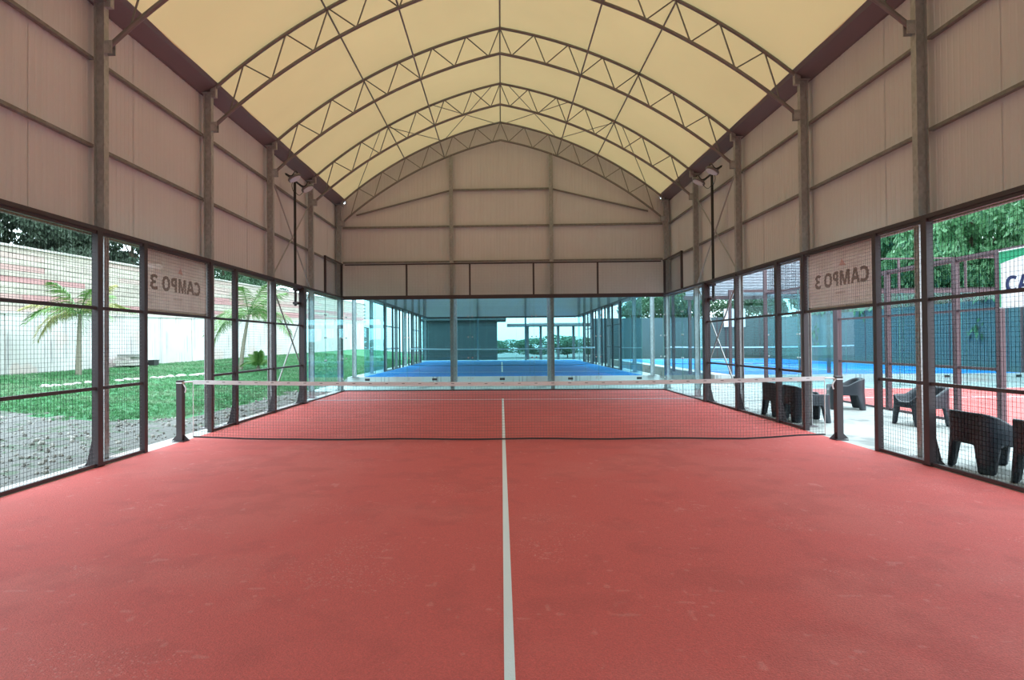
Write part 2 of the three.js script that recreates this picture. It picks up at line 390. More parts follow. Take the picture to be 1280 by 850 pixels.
// eave gutters
for (const s of [-1, 1]) {
  const g = solo('eave_gutter', new THREE.ExtrudeGeometry((() => { const q = new THREE.Shape(); q.moveTo(5.12, 6.24); q.lineTo(5.16, 6.17); q.lineTo(5.40, 6.06); q.lineTo(5.56, 6.06); q.lineTo(5.56, 6.32); q.lineTo(5.52, 6.32); q.lineTo(5.52, 6.12); q.lineTo(5.41, 6.12); q.lineTo(5.16, 6.24); q.closePath(); return q; })(), { depth: ZF - ZB + 0.4, bevelEnabled: false }).translate(0, 0, ZB - 0.2), M.gutter,
    s < 0 ? 'dark metal eave gutter along the lawn side roof edge' : 'dark metal eave gutter along the terrace side roof edge', 'gutter', null, 'structure');
  if (s < 0) { const p = g.geometry.attributes.position; for (let i = 0; i < p.count; i++) p.setX(i, -p.getX(i)); const ix = g.geometry; for (let i = 0; i < p.count; i += 3) for (const k of ['position', 'normal', 'uv']) { const at = ix.attributes[k], n = at.itemSize; for (let c = 0; c < n; c++) { const t = at.array[(i + 1) * n + c]; at.array[(i + 1) * n + c] = at.array[(i + 2) * n + c]; at.array[(i + 2) * n + c] = t; } } ix.computeVertexNormals(); }
}
// steel columns
function column(x, z, y0, y1, label, group) {
  const c = thing('steel_column', label, 'column', [x, y0, z], group);
  part('shaft', iBeam(0.14, 0.10, 0.012, y1 - y0), M.galv, c);
  part('base_plate', bx(-0.13, 0.13, 0, 0.012, -0.12, 0.12), M.gutter, c);
  part('cap_plate', bx(-0.1, 0.1, y1 - y0, y1 - y0 + 0.012, -0.08, 0.08), M.galv, c);
  return c;
}
for (const z of trussZ) for (const s of [-1, 1]) if (z < 5)
  column(s * 5.3, z, 0.001, 6.05, `galvanised steel column on the ${s < 0 ? 'lawn' : 'terrace'} side, ${ORD[7 - trussZ.indexOf(z)]} counted from the far gable`, s < 0 ? 'hall columns on the lawn side' : 'hall columns on the terrace side');

// arched lattice trusses
function truss(z, label, group) {
  const t = thing('roof_truss', label, 'truss', [0, 0, z], group);
  for (const [nm, f, xe, r] of [['upper_chord', upY, 5.2, 0.034], ['lower_chord', lowY, 5.22, 0.034]]) {
    const halves = [];
    for (const s of [-1, 1]) { const pts = []; for (let i = 0; i <= 14; i++) { const x = s * xe * i / 14; pts.push([x, f(x), 0]); } halves.push(tube(pts, r, 40, 8)); }
    part(nm, halves, M.truss, t);
  }
  const U = k => k * 0.775, Lx = k => U(k) + 0.26;
  for (const s of [-1, 1]) for (let k = 0; k < 7; k++) {
    if (Lx(k) < 5.1) part('diagonal', bar([s * U(k), upY(U(k)), 0], [s * Lx(k), lowY(Lx(k)), 0], 0.014, 6), M.truss, t);
    if (Lx(k) < 5.1 && U(k + 1) < 5.2) part('diagonal', bar([s * Lx(k), lowY(Lx(k)), 0], [s * U(k + 1), upY(U(k + 1)), 0], 0.014, 6), M.truss, t);
  }
  for (const s of [-1, 1]) {                                         // bracket plates on the column
    part('bracket', mg([bx(s * 5.19 - 0.06, s * 5.19 + 0.06, lowY(5.2) - 0.10, lowY(5.2) + 0.07, -0.045, -0.033), bx(s * 5.19 - 0.06, s * 5.19 + 0.06, lowY(5.2) - 0.10, lowY(5.2) + 0.07, 0.033, 0.045)]), M.galv, t);
    part('bracket', bx(s * 5.2 - 0.05, s * 5.2 + 0.05, 5.98, upY(5.2) + 0.03, -0.04, 0.04), M.galv, t);
  }
  return t;
}
for (let i = 0; i < 8; i++) truss(trussZ[i], i === 7 ? 'arched steel lattice truss set against the far gable' : `arched steel lattice roof truss, ${ORD[6 - i]} in front of the gable truss`, 'arched roof trusses');

// purlins
{
  const pl = [[0, upY(0) - 0.01, 'thin steel ridge rod along the peak of roof'], [1.82, lowY(1.82), 'thin steel rod along the lower truss chords'], [3.13, upY(3.13) - 0.01, 'thin steel rod along the upper truss chords']];
  for (const [x, y, label] of pl) for (const s of x ? [-1, 1] : [1])
    solo('purlin', bar([s * x, y, ZB], [s * x, y, ZF], 0.018, 8), M.truss, label + (x ? (s < 0 ? ' on lawn side' : ' on terrace side') : ''), 'rod');
  // wind bracing of the last bay
  const za = trussZ[6], zb = trussZ[7];
  for (const s of [-1, 1]) for (const [a, b] of [[[0.25, upY(0.25) - 0.03, za], [1.85, upY(1.85) - 0.03, zb]], [[3.13, upY(3.13) - 0.03, za], [1.85, upY(1.85) - 0.03, zb]], [[3.35, upY(3.35) - 0.04, za], [4.7, upY(4.7) - 0.03, zb]], [[1.85, upY(1.85) - 0.03, za], [0.1, upY(0.1) - 0.03, zb]]])
    solo('brace_rod', bar([s * a[0], a[1], a[2]], [s * b[0], b[1], b[2]], 0.011, 6), M.truss, 'thin diagonal wind brace rod in the last roof bay', 'rod', 'roof wind brace rods');
  // wall bracing between the third and fourth columns
  const c3 = trussZ[5] - 0.06, c4 = trussZ[6] + 0.06;
  for (const s of [-1, 1]) {
    const side = s < 0 ? 'lawn side' : 'terrace side';
    for (const [x, y0, y1, nm] of [[5.33, 3.0, 5.35, 'upper'], [5.345, 0.12, 2.9, 'lower']]) {
      solo('brace_rod', bar([s * x, y0, c3], [s * x, y1, c4], 0.018, 6), M.galv, `brace rod rising towards far gable in ${nm} ${side} wall bay`, 'rod', `${nm} ${side} wall braces`);
      solo('brace_rod', bar([s * (x - 0.04), y1, c3], [s * (x - 0.04), y0, c4], 0.018, 6), M.galv, `brace rod falling towards far gable in ${nm} ${side} wall bay`, 'rod', `${nm} ${side} wall braces`);
    }
  }
}

// ---------------------------------------------------------------- the cage round a court
const FT = 2.92;
function meshWires(s0, s1, y0, y1, place, step = 0.05, t = 0.0023) {
  const L = [];
  const n = Math.round((s1 - s0) / step), m = Math.round((y1 - y0) / step);
  for (let i = 1; i < n; i++) { const s = s0 + (s1 - s0) * i / n; L.push([place(s, y0), place(s, y1)]); }
  for (let j = 1; j < m; j++) { const y = y0 + (y1 - y0) * j / m; L.push([place(s0, y), place(s1, y)]); }
  return wires(L, t);
}
// panel of wire mesh running along z at x (dir: which way is outside)
function sidePanel(x, za, zb, y0, y1, bars, label, group, fm, step = 0.05, t = 0.0023, bt = 0.02) {
  const zc = (za + zb) / 2, h = (zb - za) / 2, p = thing('mesh_panel', label, 'fence panel', [x, y0, zc], group);
  for (const b of bars) part('rail', bx(-0.018, 0.018, b - bt, b + bt, -h + 0.055, h - 0.055), fm, p);
  part('wire_mesh', meshWires(-h + 0.055, h - 0.055, bars[0], y1 - y0 - 0.02, (z, y) => [0, y, z], step, t), M.wire, p, 'stuff');
  return p;
}
function post(x, z, y0, y1, wx, wz, label, group, fm, foot) {
  const p = thing('fence_post', label, 'fence post', [x, y0, z], group);
  part('shaft', bx(-wx / 2, wx / 2, 0, y1 - y0, -wz / 2, wz / 2), fm, p);
  if (foot) {
    const q = new THREE.Shape(); q.moveTo(0, 0); q.lineTo(0.13, 0); q.lineTo(0.09, 0.05); q.lineTo(0.02, 0.36); q.lineTo(0, 0.36); q.closePath();
    const g = new THREE.ExtrudeGeometry(q, { depth: 0.012, bevelEnabled: false });
    g.translate(0, 0, -0.006); if (foot < 0) g.rotateY(Math.PI); g.translate(foot * wx / 2, 0.008, 0);
    part('gusset', g, fm, p);
    part('foot_plate', bx(foot > 0 ? -wx / 2 : -wx / 2 - 0.15, foot > 0 ? wx / 2 + 0.15 : wx / 2, 0, 0.01, -0.08, 0.08), fm, p);
  }
  return p;
}
function pane(axis, x, z, len, y0, y1, label, group, bolts) {
  const p = thing('glass_panel', label, 'glass panel', [x, y0, z], group);
  const h = len / 2 - 0.006, H = y1 - y0;
  const g = new THREE.PlaneGeometry(2 * h, H); g.translate(0, H / 2, 0); if (axis === 'z') g.rotateY(Math.PI / 2);
  part('pane', g, M.glass, p);
  const e = axis === 'x' ? [bx(-h - 0.003, -h, 0, H, -0.006, 0.006), bx(h, h + 0.003, 0, H, -0.006, 0.006)] : [bx(-0.006, 0.006, 0, H, -h - 0.003, -h), bx(-0.006, 0.006, 0, H, h, h + 0.003)];
  part('polished_edge', e, M.glassEdge, p);
  if (bolts) for (const a of [-1, 1]) for (const y of [0.35, 1.0, 1.65, 2.3]) {
    const b = new THREE.CylinderGeometry(0.025, 0.025, 0.03, 10); if (axis === 'x') b.rotateX(Math.PI / 2); else b.rotateZ(Math.PI / 2);
    b.translate(axis === 'x' ? a * (h - 0.06) : 0, y, axis === 'x' ? 0 : a * (h - 0.06)); part('bolt', b, M.bolt, p);
  }
  return p;
}
// our own court, both long sides
for (const s of [-1, 1]) {
  const sd = s < 0 ? 'lawn side' : 'terrace side', X = s * 5.03, gp = 'fence posts on the ' + sd;
  for (const [z, w] of [[-4, 'past the gateway, between two wide panels'], [-2, 'between narrow and wide panel past gateway'], [2, 'between narrow and wide panel before gateway'], [4, 'before the gateway, between two wide panels']]) post(X, z, 0.001, FT, 0.08, 0.10, `dark footed fence post on ${sd} ${w}`, gp, M.fence, s);
  for (const z of [1, -1]) post(X, z, 0.001, FT, 0.07, 0.08, `slim dark door post of the ${sd} gateway, ${z < 0 ? 'jamb towards' : 'jamb away from'} the blue court`, 'gateway posts on the ' + sd, M.fence, 0);
  for (const z of [6, -6]) post(X, z, 0.001, FT, 0.14, 0.19, `broad dark post joining mesh to ${z < 0 ? 'far' : 'near'} glass on ${sd}`, 'broad posts on the ' + sd, M.fence, s);
  const bars = [0.025, 0.97, 1.965, FT - 0.02];
  for (const [a, b] of [[4, 6], [2, 4], [-4, -2], [-6, -4]]) sidePanel(X, a < -5 ? a + 0.045 : a, b > 5 ? b - 0.045 : b, 0, FT, bars, `wide wire mesh fence panel on ${sd}, ${ORD[[-6, -4, 2, 4].indexOf(a)]} counted from the far glass`, 'wide mesh panels on the ' + sd, M.fence);
  for (const [a, b] of [[1, 2], [-2, -1]]) sidePanel(X, a, b, 0, FT, bars, `narrow wire mesh fence panel by ${sd} gateway, ${a < 0 ? 'towards' : 'away from'} the blue court`, 'narrow mesh panels on the ' + sd, M.fence);
  sidePanel(X, -1, 1, 1.95, FT, [0.015, FT - 1.97], `wire mesh header panel above the ${sd} gateway`, null, M.fence);
  const tr = solo('top_rail', bx(X - 0.035, X + 0.035, FT, FT + 0.05, -6, 6), M.fence, `dark steel rail along the top of ${sd} fence`, 'rail');
  for (const z of [-7, -9, 7, 9]) pane('z', s * 5.02, Math.abs(z) < 8 ? z * 1.0072 : z, Math.abs(z) < 8 ? 1.9 : 2, 0.031, FT, `tall clear glass panel on ${sd}, ${z < 0 ? 'far' : 'near'} end, ${Math.abs(z) > 8 ? 'touching the corner' : 'touching the mesh fence'}`, 'glass panels on the ' + sd, true);
  solo('top_rail', bx(X - 0.035, X + 0.035, FT, FT + 0.055, -10, -6), M.fence, `dark steel rail over the ${sd} glass panels`, 'rail');
  // metre of mesh over the corner glass
  const up = thing('upper_mesh_panel', `low wire mesh panel above the ${sd} corner glass`, 'fence panel', [X, FT + 0.05, -9]);
  part('rail', bx(-0.018, 0.018, 1.02, 1.06, -1, 1), M.fence, up);
  part('upright', bx(-0.03, 0.03, 0, 1.06, 0.94, 1.0), M.fence, up);
  part('wire_mesh', meshWires(-1, 0.94, 0, 1.02, (z, y) => [0, y, z]), M.wire, up, 'stuff');
  solo('sill_rail', bx(X - 0.03, X + 0.03, 0, 0.03, -10, -6), M.fence, `dark sill rail under the ${sd} glass panels`, 'rail');
}
// far end wall of the court (and the near one behind the camera)
for (const zs of [-1, 1]) {
  const Z = zs * 10.02, nm = zs < 0 ? 'far' : 'near';
  for (let i = -2; i <= 2; i++) pane('x', i * 2, Z, 2, 0.036, FT - 0.031, `clear glass panel of the ${nm} end wall, ${ORD[i + 2]} from the lawn side corner`, `glass panels of the ${nm} end wall`, true);
  solo('top_rail', bx(-5.06, 5.06, FT - 0.03, FT + 0.09, Z - 0.04, Z + 0.04), M.fence, `dark steel beam above the ${nm} end glass`, 'rail');
  solo('sill_rail', bx(-5.06, 5.06, 0, 0.035, Z - 0.03, Z + 0.03), M.fence, `dark sill rail under the ${nm} end glass`, 'rail');
  for (const x of [-5, 5]) post(x * 1.018, zs * 10.09, 0.001, FT + 1.1, 0.06, 0.06, `dark ${x < 0 ? 'lawn side' : 'terrace side'} corner post of the ${nm} end wall`, `corner posts of the ${nm} end`, M.fence, 0);
  for (let i = -2; i <= 2; i++) {
    const p = thing('upper_mesh_panel', `wire mesh panel above the ${nm} end glass, ${ORD[i + 2]} from the lawn side corner`, 'fence panel', [i * 2, FT + 0.09, Z], `upper mesh panels of the ${nm} end`);
    part('rail', bx(-0.97, 0.97, 0.97, 1.01, -0.018, 0.018), M.fence, p);
    if (i < 2) part('upright', bx(0.972, 1.028, 0, 1.01, -0.025, 0.025), M.fence, p);
    part('wire_mesh', meshWires(-0.97, 0.97, 0, 0.97, (x, y) => [x, y, 0]), M.wire, p, 'stuff');
  }
}

// ---------------------------------------------------------------- nets
function makeNet(cx, cz, y0, label, detail) {
  const n = thing('padel_net', label, 'net', [cx, y0, cz]);
  const topY = x => 0.865 + 0.055 * (x / 4.85) ** 2, botY = x => 0.025 + 0.05 * sm(3.6, 4.85, Math.abs(x)) + 0.006 * Math.sin(x * 3.1);
  const W = 4.83, L = [], step = detail ? 0.045 : 0.09, N = Math.round(2 * W / step), R = detail ? 20 : 10, K = 24;
  for (let i = 0; i <= N; i++) { const x = -W + 2 * W * i / N; L.push([[x, botY(x), 0], [x, topY(x), 0]]); }
  for (let j = 1; j < R; j++) for (let k = 0; k < K; k++) { const f = x => botY(x) + (topY(x) - botY(x)) * j / R, a = -W + 2 * W * k / K, b = a + 2 * W / K; L.push([[a, f(a), 0], [b, f(b), 0]]); }
  part('net_mesh', wires(L, detail ? 0.0023 : 0.004), M.netwire, n, 'stuff');
  const ribbon = (f, h, t) => { const P = []; for (let k = 0; k < K; k++) { const a = -W + 2 * W * k / K, b = a + 2 * W / K; const g = bx(a, b, -h / 2, h / 2, -t, t), p = g.attributes.position; for (let i = 0; i < p.count; i++) p.setY(i, p.getY(i) + f(p.getX(i))); P.push(g); } return mg(P); };
  part('top_tape', ribbon(x => topY(x) - 0.0, 0.062, 0.008), M.tape, n);
  part('bottom_cord', ribbon(x => botY(x), 0.022, 0.008), M.netwire, n);
  if (detail) {
    for (const s of [-1, 1]) {
      part('side_cord', bar([s * W, botY(W), 0], [s * W, topY(W), 0], 0.006, 6), M.tape, n);
      part('tension_cord', tube([[s * W, topY(W) + 0.01, 0], [s * 4.92, 0.925, 0], [s * 4.99, 0.915, 0]], 0.016, 8, 6), M.tape, n);
      part('tie_strap', tube([[s * 4.98, 0.90, 0.02], [s * 4.93, 0.82, 0.03], [s * 4.95, 0.76, 0.02]], 0.01, 8, 6), M.tape, n);
    }
    for (let x = -4.6; x < 4.7; x += 0.255) part('tape_stitch', bx(x - 0.022, x + 0.022, topY(x) + 0.002, topY(x) + 0.012, 0.008, 0.0095), M.lampgrey, n);
  }
  return n;
}
makeNet(0, 0, 0, 'black padel net with white top tape across the red court', true);
makeNet(0, -23, 0.302, 'padel net across the blue court under the far roof', false);
makeNet(13.2, -23, 0.302, 'padel net across the open air blue court', false);
for (const s of [-1, 1]) {
  const p = thing('net_post', s < 0 ? 'short dark net post in the lawn side gateway' : 'short dark net post in the terrace side gateway', 'net post', [s * 5.03, 0.001, 0]);
  part('shaft', bx(-0.045, 0.045, 0.01, 0.95, -0.05, 0.05), M.fence, p);
  part('base_plate', bx(-0.09, 0.09, 0, 0.012, -0.1, 0.1), M.fence, p);
  for (const d of [-1, 1]) {
    const q = new THREE.Shape(); q.moveTo(0, 0); q.lineTo(0.10, 0); q.lineTo(0, 0.10); q.closePath();
    const g = new THREE.ExtrudeGeometry(q, { depth: 0.012, bevelEnabled: false }); g.translate(0.045, 0.012, -0.006); if (d < 0) g.rotateY(Math.PI);
    part('gusset', g, M.fence, p);
  }
  part('strap', bx(-0.048, 0.048, 0.90, 0.918, -0.053, 0.053), M.tape, p);
}

// ---------------------------------------------------------------- banners
function bannerTex(draw, w = 1024, h = 512) {
  const c = document.createElement('canvas'); c.width = w; c.height = h; const g = c.getContext('2d'); draw(g, w, h);
  const t = new THREE.CanvasTexture(c); t.colorSpace = THREE.SRGBColorSpace; t.magFilter = THREE.LinearFilter; return t;
}
const bannerMap = bannerTex((g, w, h) => {
  g.fillStyle = '#d4c6c0'; g.fillRect(0, 0, w, h);
  for (let i = 0; i < 260; i++) { g.fillStyle = `rgba(130,112,100,${0.02 + 0.02 * rnd()})`; g.beginPath(); g.arc(rnd() * w, rnd() * h, 10 + 60 * rnd(), 0, 7); g.fill(); }
  g.fillStyle = '#7f6c64'; g.font = '900 172px sans-serif'; g.textAlign = 'center'; g.textBaseline = 'middle';
  g.save(); g.translate(w / 2, h * 0.53); g.scale(1.1, 0.98); g.fillText('CAMPO 3', 0, 0); g.restore();
  g.fillStyle = '#c4958a'; g.beginPath(); g.moveTo(w * 0.40, h * 0.33); g.lineTo(w * 0.46, h * 0.20); g.lineTo(w * 0.475, h * 0.27); g.lineTo(w * 0.50, h * 0.31); g.closePath(); g.fill();
  g.fillStyle = '#b4a298'; for (let i = 0; i < 6; i++) g.fillRect(w * 0.42 + i * 26, h * 0.745, 16, 22);
  g.strokeStyle = '#a08c7e'; g.lineWidth = 5; g.strokeRect(14, 14, w - 28, h - 28);
});
const bannerMat = mat({ map: bannerMap, roughness: 0.85, transmission: 0.22, thickness: 0, side: THREE.DoubleSide });
for (const s of [-1, 1]) {
  const b = thing('banner', s < 0 ? 'beige CAMPO 3 banner seen from behind above lawn side gateway' : 'beige CAMPO 3 banner seen from behind above terrace side gateway', 'banner', [s * 5.075, 2.0, 0]);
  const W = 1.86, H = 0.90;
  const g = grid(24, 108, (u, v) => [(u - 0.5) * W, v * H, 0.0035 * Math.sin(v * H / 0.05 * 6.2832) + 0.008 * Math.sin(u * 9 + s) * Math.sin(v * 3) + 0.004 * Math.sin(u * 23)], (p, u, v) => [u, v]);
  const sh = part('fabric', g, bannerMat, b); sh.rotation.y = s * Math.PI / 2;
  const hem = [bx(-W / 2, W / 2, H - 0.012, H + 0.012, -0.008, 0.008), bx(-W / 2, W / 2, -0.01, 0.012, -0.008, 0.008)];
  const hm = part('hem', hem, mat({ color: C(0.55, 0.50, 0.45), roughness: 0.8 }), b); hm.rotation.y = s * Math.PI / 2;
  for (const a of [-1, 1]) for (const y of [0.02, H - 0.02]) part('cable_tie', bx(Math.min(0, -s * 0.024), Math.max(0, -s * 0.024), y - 0.006, y + 0.006, a * 0.9 - 0.01, a * 0.9 + 0.01), M.black, b);
}
{
  const m = bannerTex((g, w, h) => {
    g.fillStyle = '#e9eef0'; g.fillRect(0, 0, w, h);
    g.fillStyle = '#1f9a6c'; g.beginPath(); g.moveTo(0, 0); g.lineTo(w, 0); g.lineTo(w, h * 0.10); g.lineTo(w * 0.25, h * 0.14); g.lineTo(0, h * 0.22); g.closePath(); g.fill(); g.fillRect(0, 0, w * 0.018, h);
    g.fillStyle = '#1d2c5c'; g.font = '900 190px sans-serif'; g.textAlign = 'left'; g.textBaseline = 'middle';
    g.save(); g.translate(w * 0.06, h * 0.60); g.scale(1.15, 1); g.fillText('CAMPO', 0, 0); g.restore();
    g.fillStyle = '#c43c46'; g.beginPath(); g.moveTo(w * 0.34, h * 0.40); g.lineTo(w * 0.42, h * 0.30); g.lineTo(w * 0.44, h * 0.40); g.closePath(); g.fill();
  });
  const b = thing('banner', 'white banner with green band and dark blue letters on opposite fence', 'banner', [8.13, 2.0, 0]);
  const sh = part('fabric', grid(16, 6, (u, v) => [(u - 0.5) * 1.84, v * 0.92, 0.006 * Math.sin(u * 11)], (p, u, v) => [u, v]), mat({ map: m, roughness: 0.8, transmission: 0.25, thickness: 0, side: THREE.DoubleSide }), b);
  sh.rotation.y = -Math.PI / 2;
  part('hem', [bx(-0.006, 0.006, -0.01, 0.008, -0.92, 0.92), bx(-0.006, 0.006, 0.912, 0.93, -0.92, 0.92)], M.tape, b);
}

// ---------------------------------------------------------------- floodlight poles at the ends of the mesh
for (const s of [-1, 1]) {
  const zc = -5.72, p = thing('floodlight_pole', s < 0 ? 'black floodlight pole with switched off heads on lawn side' : 'black floodlight pole with switched off heads on terrace side', 'floodlight', [s * 5.12, 0.001, zc]);
  part('pole', bar([0, 2.45, 0], [0, 5.62, 0], 0.032, 12), M.black, p);
  for (const y of [2.52, 2.86]) part('clamp', bx(-0.05 - (s > 0 ? 0.02 : 0), 0.05 + (s < 0 ? 0.02 : 0), y - 0.03, y + 0.03, -0.18, 0.045), M.fence, p);
  part('cross_arm', bar([0, 5.56, -0.62], [0, 5.56, 0.62], 0.025, 8), M.black, p);
  for (const d of [-1, 1]) {
    const hd = part('lamp_head', (() => { const g = new THREE.LatheGeometry([[0, 0.07], [0.08, 0.065], [0.15, 0.03], [0.17, 0], [0.165, -0.03], [0, -0.03]].map(q => new THREE.Vector2(...q)), 20); return g; })(), M.lampgrey, p, null, [-s * 0.16, 5.5, d * 0.5]);
    hd.rotation.z = s * -0.5;
    const ln = part('lens', new THREE.CylinderGeometry(0.14, 0.14, 0.012, 20).translate(0, -0.036, 0), M.lens, hd);
    part('yoke', tube([[0, 5.56, d * 0.5 - 0.2], [-s * 0.14, 5.50, d * 0.5 - 0.19], [-s * 0.2, 5.62, d * 0.5 - 0.1], [-s * 0.2, 5.66, d * 0.5], [-s * 0.2, 5.62, d * 0.5 + 0.1], [-s * 0.14, 5.50, d * 0.5 + 0.19], [0, 5.56, d * 0.5 + 0.2]], 0.013, 24, 6), M.black, p);
    part('cable', tube([[0, 5.3, 0.03], [-s * 0.03, 5.25, d * 0.2], [-s * 0.06, 5.36, d * 0.4], [-s * 0.12, 5.5, d * 0.45]], 0.008, 16, 5), M.black, p);
  }
}

// ---------------------------------------------------------------- moulded armchairs on the terrace
function chairGeo() {
  const N = 96, shell = [], uv = [], idx = [], seat = [], sidx = [], suv = [];
  const rad = a => { const c = Math.abs(Math.cos(a)), s = Math.abs(Math.sin(a)), n = 4.2; return 1 / ((c / 0.33) ** n + (s / 0.335) ** n) ** (1 / n); };
  // a = 0 is +x (right arm), PI/2 is +z (front)
  const front = a => Math.sin(a), rim = a => { const f = front(a); const arm = 0.67 - 0.15 * sm(-0.85, 0.15, f); return arm - (arm - 0.415) * sm(0.78, 0.97, f); };
  const foot = a => { const k = Math.abs(((a / (Math.PI / 2)) % 1 + 1) % 1 - 0.5) * 2;  // 0 at the corners, 1 at the middle of a side
    return 0.31 * sm(0.22, 0.44, k); };
  const rows = 11;
  for (let i = 0; i <= N; i++) {
    const a = i / N * Math.PI * 2, r = rad(a), c = Math.cos(a), s = Math.sin(a), y0 = foot(a), y1 = rim(a), sl = y => 1.0 + 0.07 * (1 - y / 0.4) * (y < 0.4 ? 1 : 0) + 0.02 * Math.max(0, y - 0.4);
    const P = [[0.02, 0.355], [r - 0.10, 0.345], [r - 0.045, Math.max(y0, 0.325)], [r * sl(y0) - 0.05, y0], [r * sl(y0), y0], [r * sl((y0 + 0.35) / 2), (y0 + 0.35) / 2], [r * sl(0.38), 0.38], [r * sl(y1) + 0.004, y1 - 0.02], [r * sl(y1) - 0.008, y1], [r * sl(y1) - 0.04, y1 - 0.004], [r - 0.055, Math.max(0.41, y1 - 0.05)], [r - 0.085, 0.415]];
    for (const [q, y] of P) { shell.push(q * c, y, q * s); uv.push(a * 0.3, y); }
    for (const [q, y] of [[r - 0.085, 0.415], [r * 0.55, 0.40], [0.012, 0.395]]) { seat.push(q * c, y, q * s); suv.push(q * c, q * s); }
  }
  for (let i = 0; i < N; i++) { for (let j = 0; j < rows; j++) { const a = i * (rows + 1) + j, b = a + rows + 1; idx.push(a, a + 1, b, b, a + 1, b + 1); } for (let j = 0; j < 2; j++) { const a = i * 3 + j, b = a + 3; sidx.push(a, a + 1, b, b, a + 1, b + 1); } }
  const flip = q => { for (let i = 0; i < q.length; i += 3) { const t = q[i + 1]; q[i + 1] = q[i + 2]; q[i + 2] = t; } return q; };
  return [geo(shell, flip(idx), uv), geo(seat, flip(sidx), suv)];
}
{
  const [sh, st] = chairGeo();
  const spots = [
    [5.57, 2.24, 1.57, 'dark grey moulded armchair with its back to the fence beside the column'],
    [5.57, 3.16, 1.54, 'dark grey moulded armchair with its back to the mesh panel past the column'],
    [7.30, -1.62, -1.40, 'dark grey moulded armchair alone in mid terrace facing the red court'],
    [7.45, -4.30, -1.85, 'dark grey moulded armchair standing against the opposite fence'],
    [5.60, -2.20, 1.50, 'dark grey moulded armchair with its back to the narrow mesh panel'],
    [5.58, -3.06, 1.60, 'dark grey moulded armchair with its back to the wide mesh panel'],
  ];
  let first;
  for (const [x, z, turn, label] of spots) {
    let c;
    if (!first) { c = first = thing('armchair', label, 'chair', [x, 0.001, z], 'moulded terrace armchairs'); part('shell', sh, M.chair, c); part('seat', st, M.chair, c); }
    else c = copy(first, label, [x, 0.001, z]);
    c.rotation.y = turn;
  }
}

// ---------------------------------------------------------------- boundary wall beyond the lawn
{
  const w = thing('boundary_wall', 'tall retaining wall, whitewashed below and beige pink courses above', 'wall', [-16.65, 0.45, -8], null, 'structure');
  w.rotation.x = 0.026;                                              // the ground and wall climb gently away
  let z = 14, k = 0;
  const L = 4.2;
  for (let i = 0; i < 17; i++) { const a = z - L; part('render_panel', bx(-0.35, (i % 3 === 1 ? 0.02 : 0), -1.6, 2.10, a + 0.015, z - 0.015), M.render, w); z = a; }
  part('capping_ledge', bx(-0.3, 0.05, 2.10, 2.17, -58, 14), M.render, w);
  for (let c = 0; c < 11; c++) {
    const y = 2.17 + c * 0.2; let zz = 14 + (c % 2) * 1.1; k = 0;
    while (zz > -57) {
      const l = 2.2, pk = pnoise(((zz + 100) % 64) / 64, c / 12, 14, 91);
      const band = Math.abs(c - 6 - zz * 0.06) < 1.2 || Math.abs(c - 1.5) < 1.1;
      const m = blockMats[band && pk > 0.4 ? (pk > 0.6 ? 5 : 4) : pk > 0.66 ? 3 : Math.floor(hash(c, Math.round(zz * 10), 92) * 3)];
      part('wall_course_block', bx(-0.3, 0.0 - (c % 2 ? 0.012 : 0) , y + 0.008, y + 0.192, zz - l + 0.008, zz - 0.008), m, w);
      zz -= l;
    }
  }
  part('coping', bx(-0.35, 0.06, 4.37, 4.45, -58, 15), M.palestone, w);
}

// things on the lawn
{
  const p = thing('stone_pile', 'stack of pale stone slabs on lawn by the boundary wall', 'stone pile', [-16.0, terrain(-16, -16.8) - 0.02, -16.8]);
  const sl = [[-0.25, 0.06, 0.62, 0.10], [0.1, 0.17, 0.55, 0.09], [-0.05, 0.29, 0.66, 0.11], [-0.12, 0.42, 0.5, 0.12], [0.02, 0.55, 0.42, 0.1]];
  for (const [dx, y, h, t] of sl) { const g = bx(-0.35, 0.35, -t / 2, t / 2, -h, h); g.rotateY(dx); const q = part('slab', g, rnd() > 0.5 ? M.palestone : M.stone, p, null, [dx * 0.6, y, dx]); }
  const b = thing('crate', 'small black crate on the lawn beside the stone pile', 'crate', [-15.7, terrain(-15.7, -18) + 0.01, -18.0]);
  part('body', [bx(-0.15, 0.15, 0, 0.025, -0.2, 0.2), bx(-0.15, -0.13, 0.025, 0.25, -0.2, 0.2), bx(0.13, 0.15, 0.025, 0.25, -0.2, 0.2), bx(-0.13, 0.13, 0.025, 0.25, -0.2, -0.18), bx(-0.13, 0.13, 0.025, 0.25, 0.18, 0.2)], M.black, b);
  part('rim', [bx(-0.17, 0.17, 0.25, 0.275, -0.22, -0.18), bx(-0.17, 0.17, 0.25, 0.275, 0.18, 0.22), bx(-0.17, -0.13, 0.25, 0.275, -0.18, 0.18), bx(0.13, 0.17, 0.25, 0.275, -0.18, 0.18)], M.black, b);
  // a broken line of pale edging stones
  for (let i = 0; i < 20; i++) {
    const t = i / 19, x = -12.5 + 0.8 * t + rr(-0.1, 0.1), z = -6.5 - t * 8 + rr(-0.02, 0.02); if (rnd() < 0.1) continue;
    const g = new THREE.IcosahedronGeometry(1, 1), q = g.attributes.position; for (let k = 0; k < q.count; k++) { const n = 0.8 + 0.4 * hash(Math.round(q.getX(k) * 40), Math.round(q.getY(k) * 40 + q.getZ(k) * 90), i); q.setXYZ(k, q.getX(k) * n, q.getY(k) * n, q.getZ(k) * n); }
    g.computeVertexNormals(); g.scale(rr(0.12, 0.22), rr(0.05, 0.08), rr(0.12, 0.16));
    solo('edging_stone', g, M.palestone, 'pale flat edging stone in a line across the lawn', 'stone', 'edging stones across the lawn', null, [x, terrain(x, z) + 0.02, z]);
  }
}

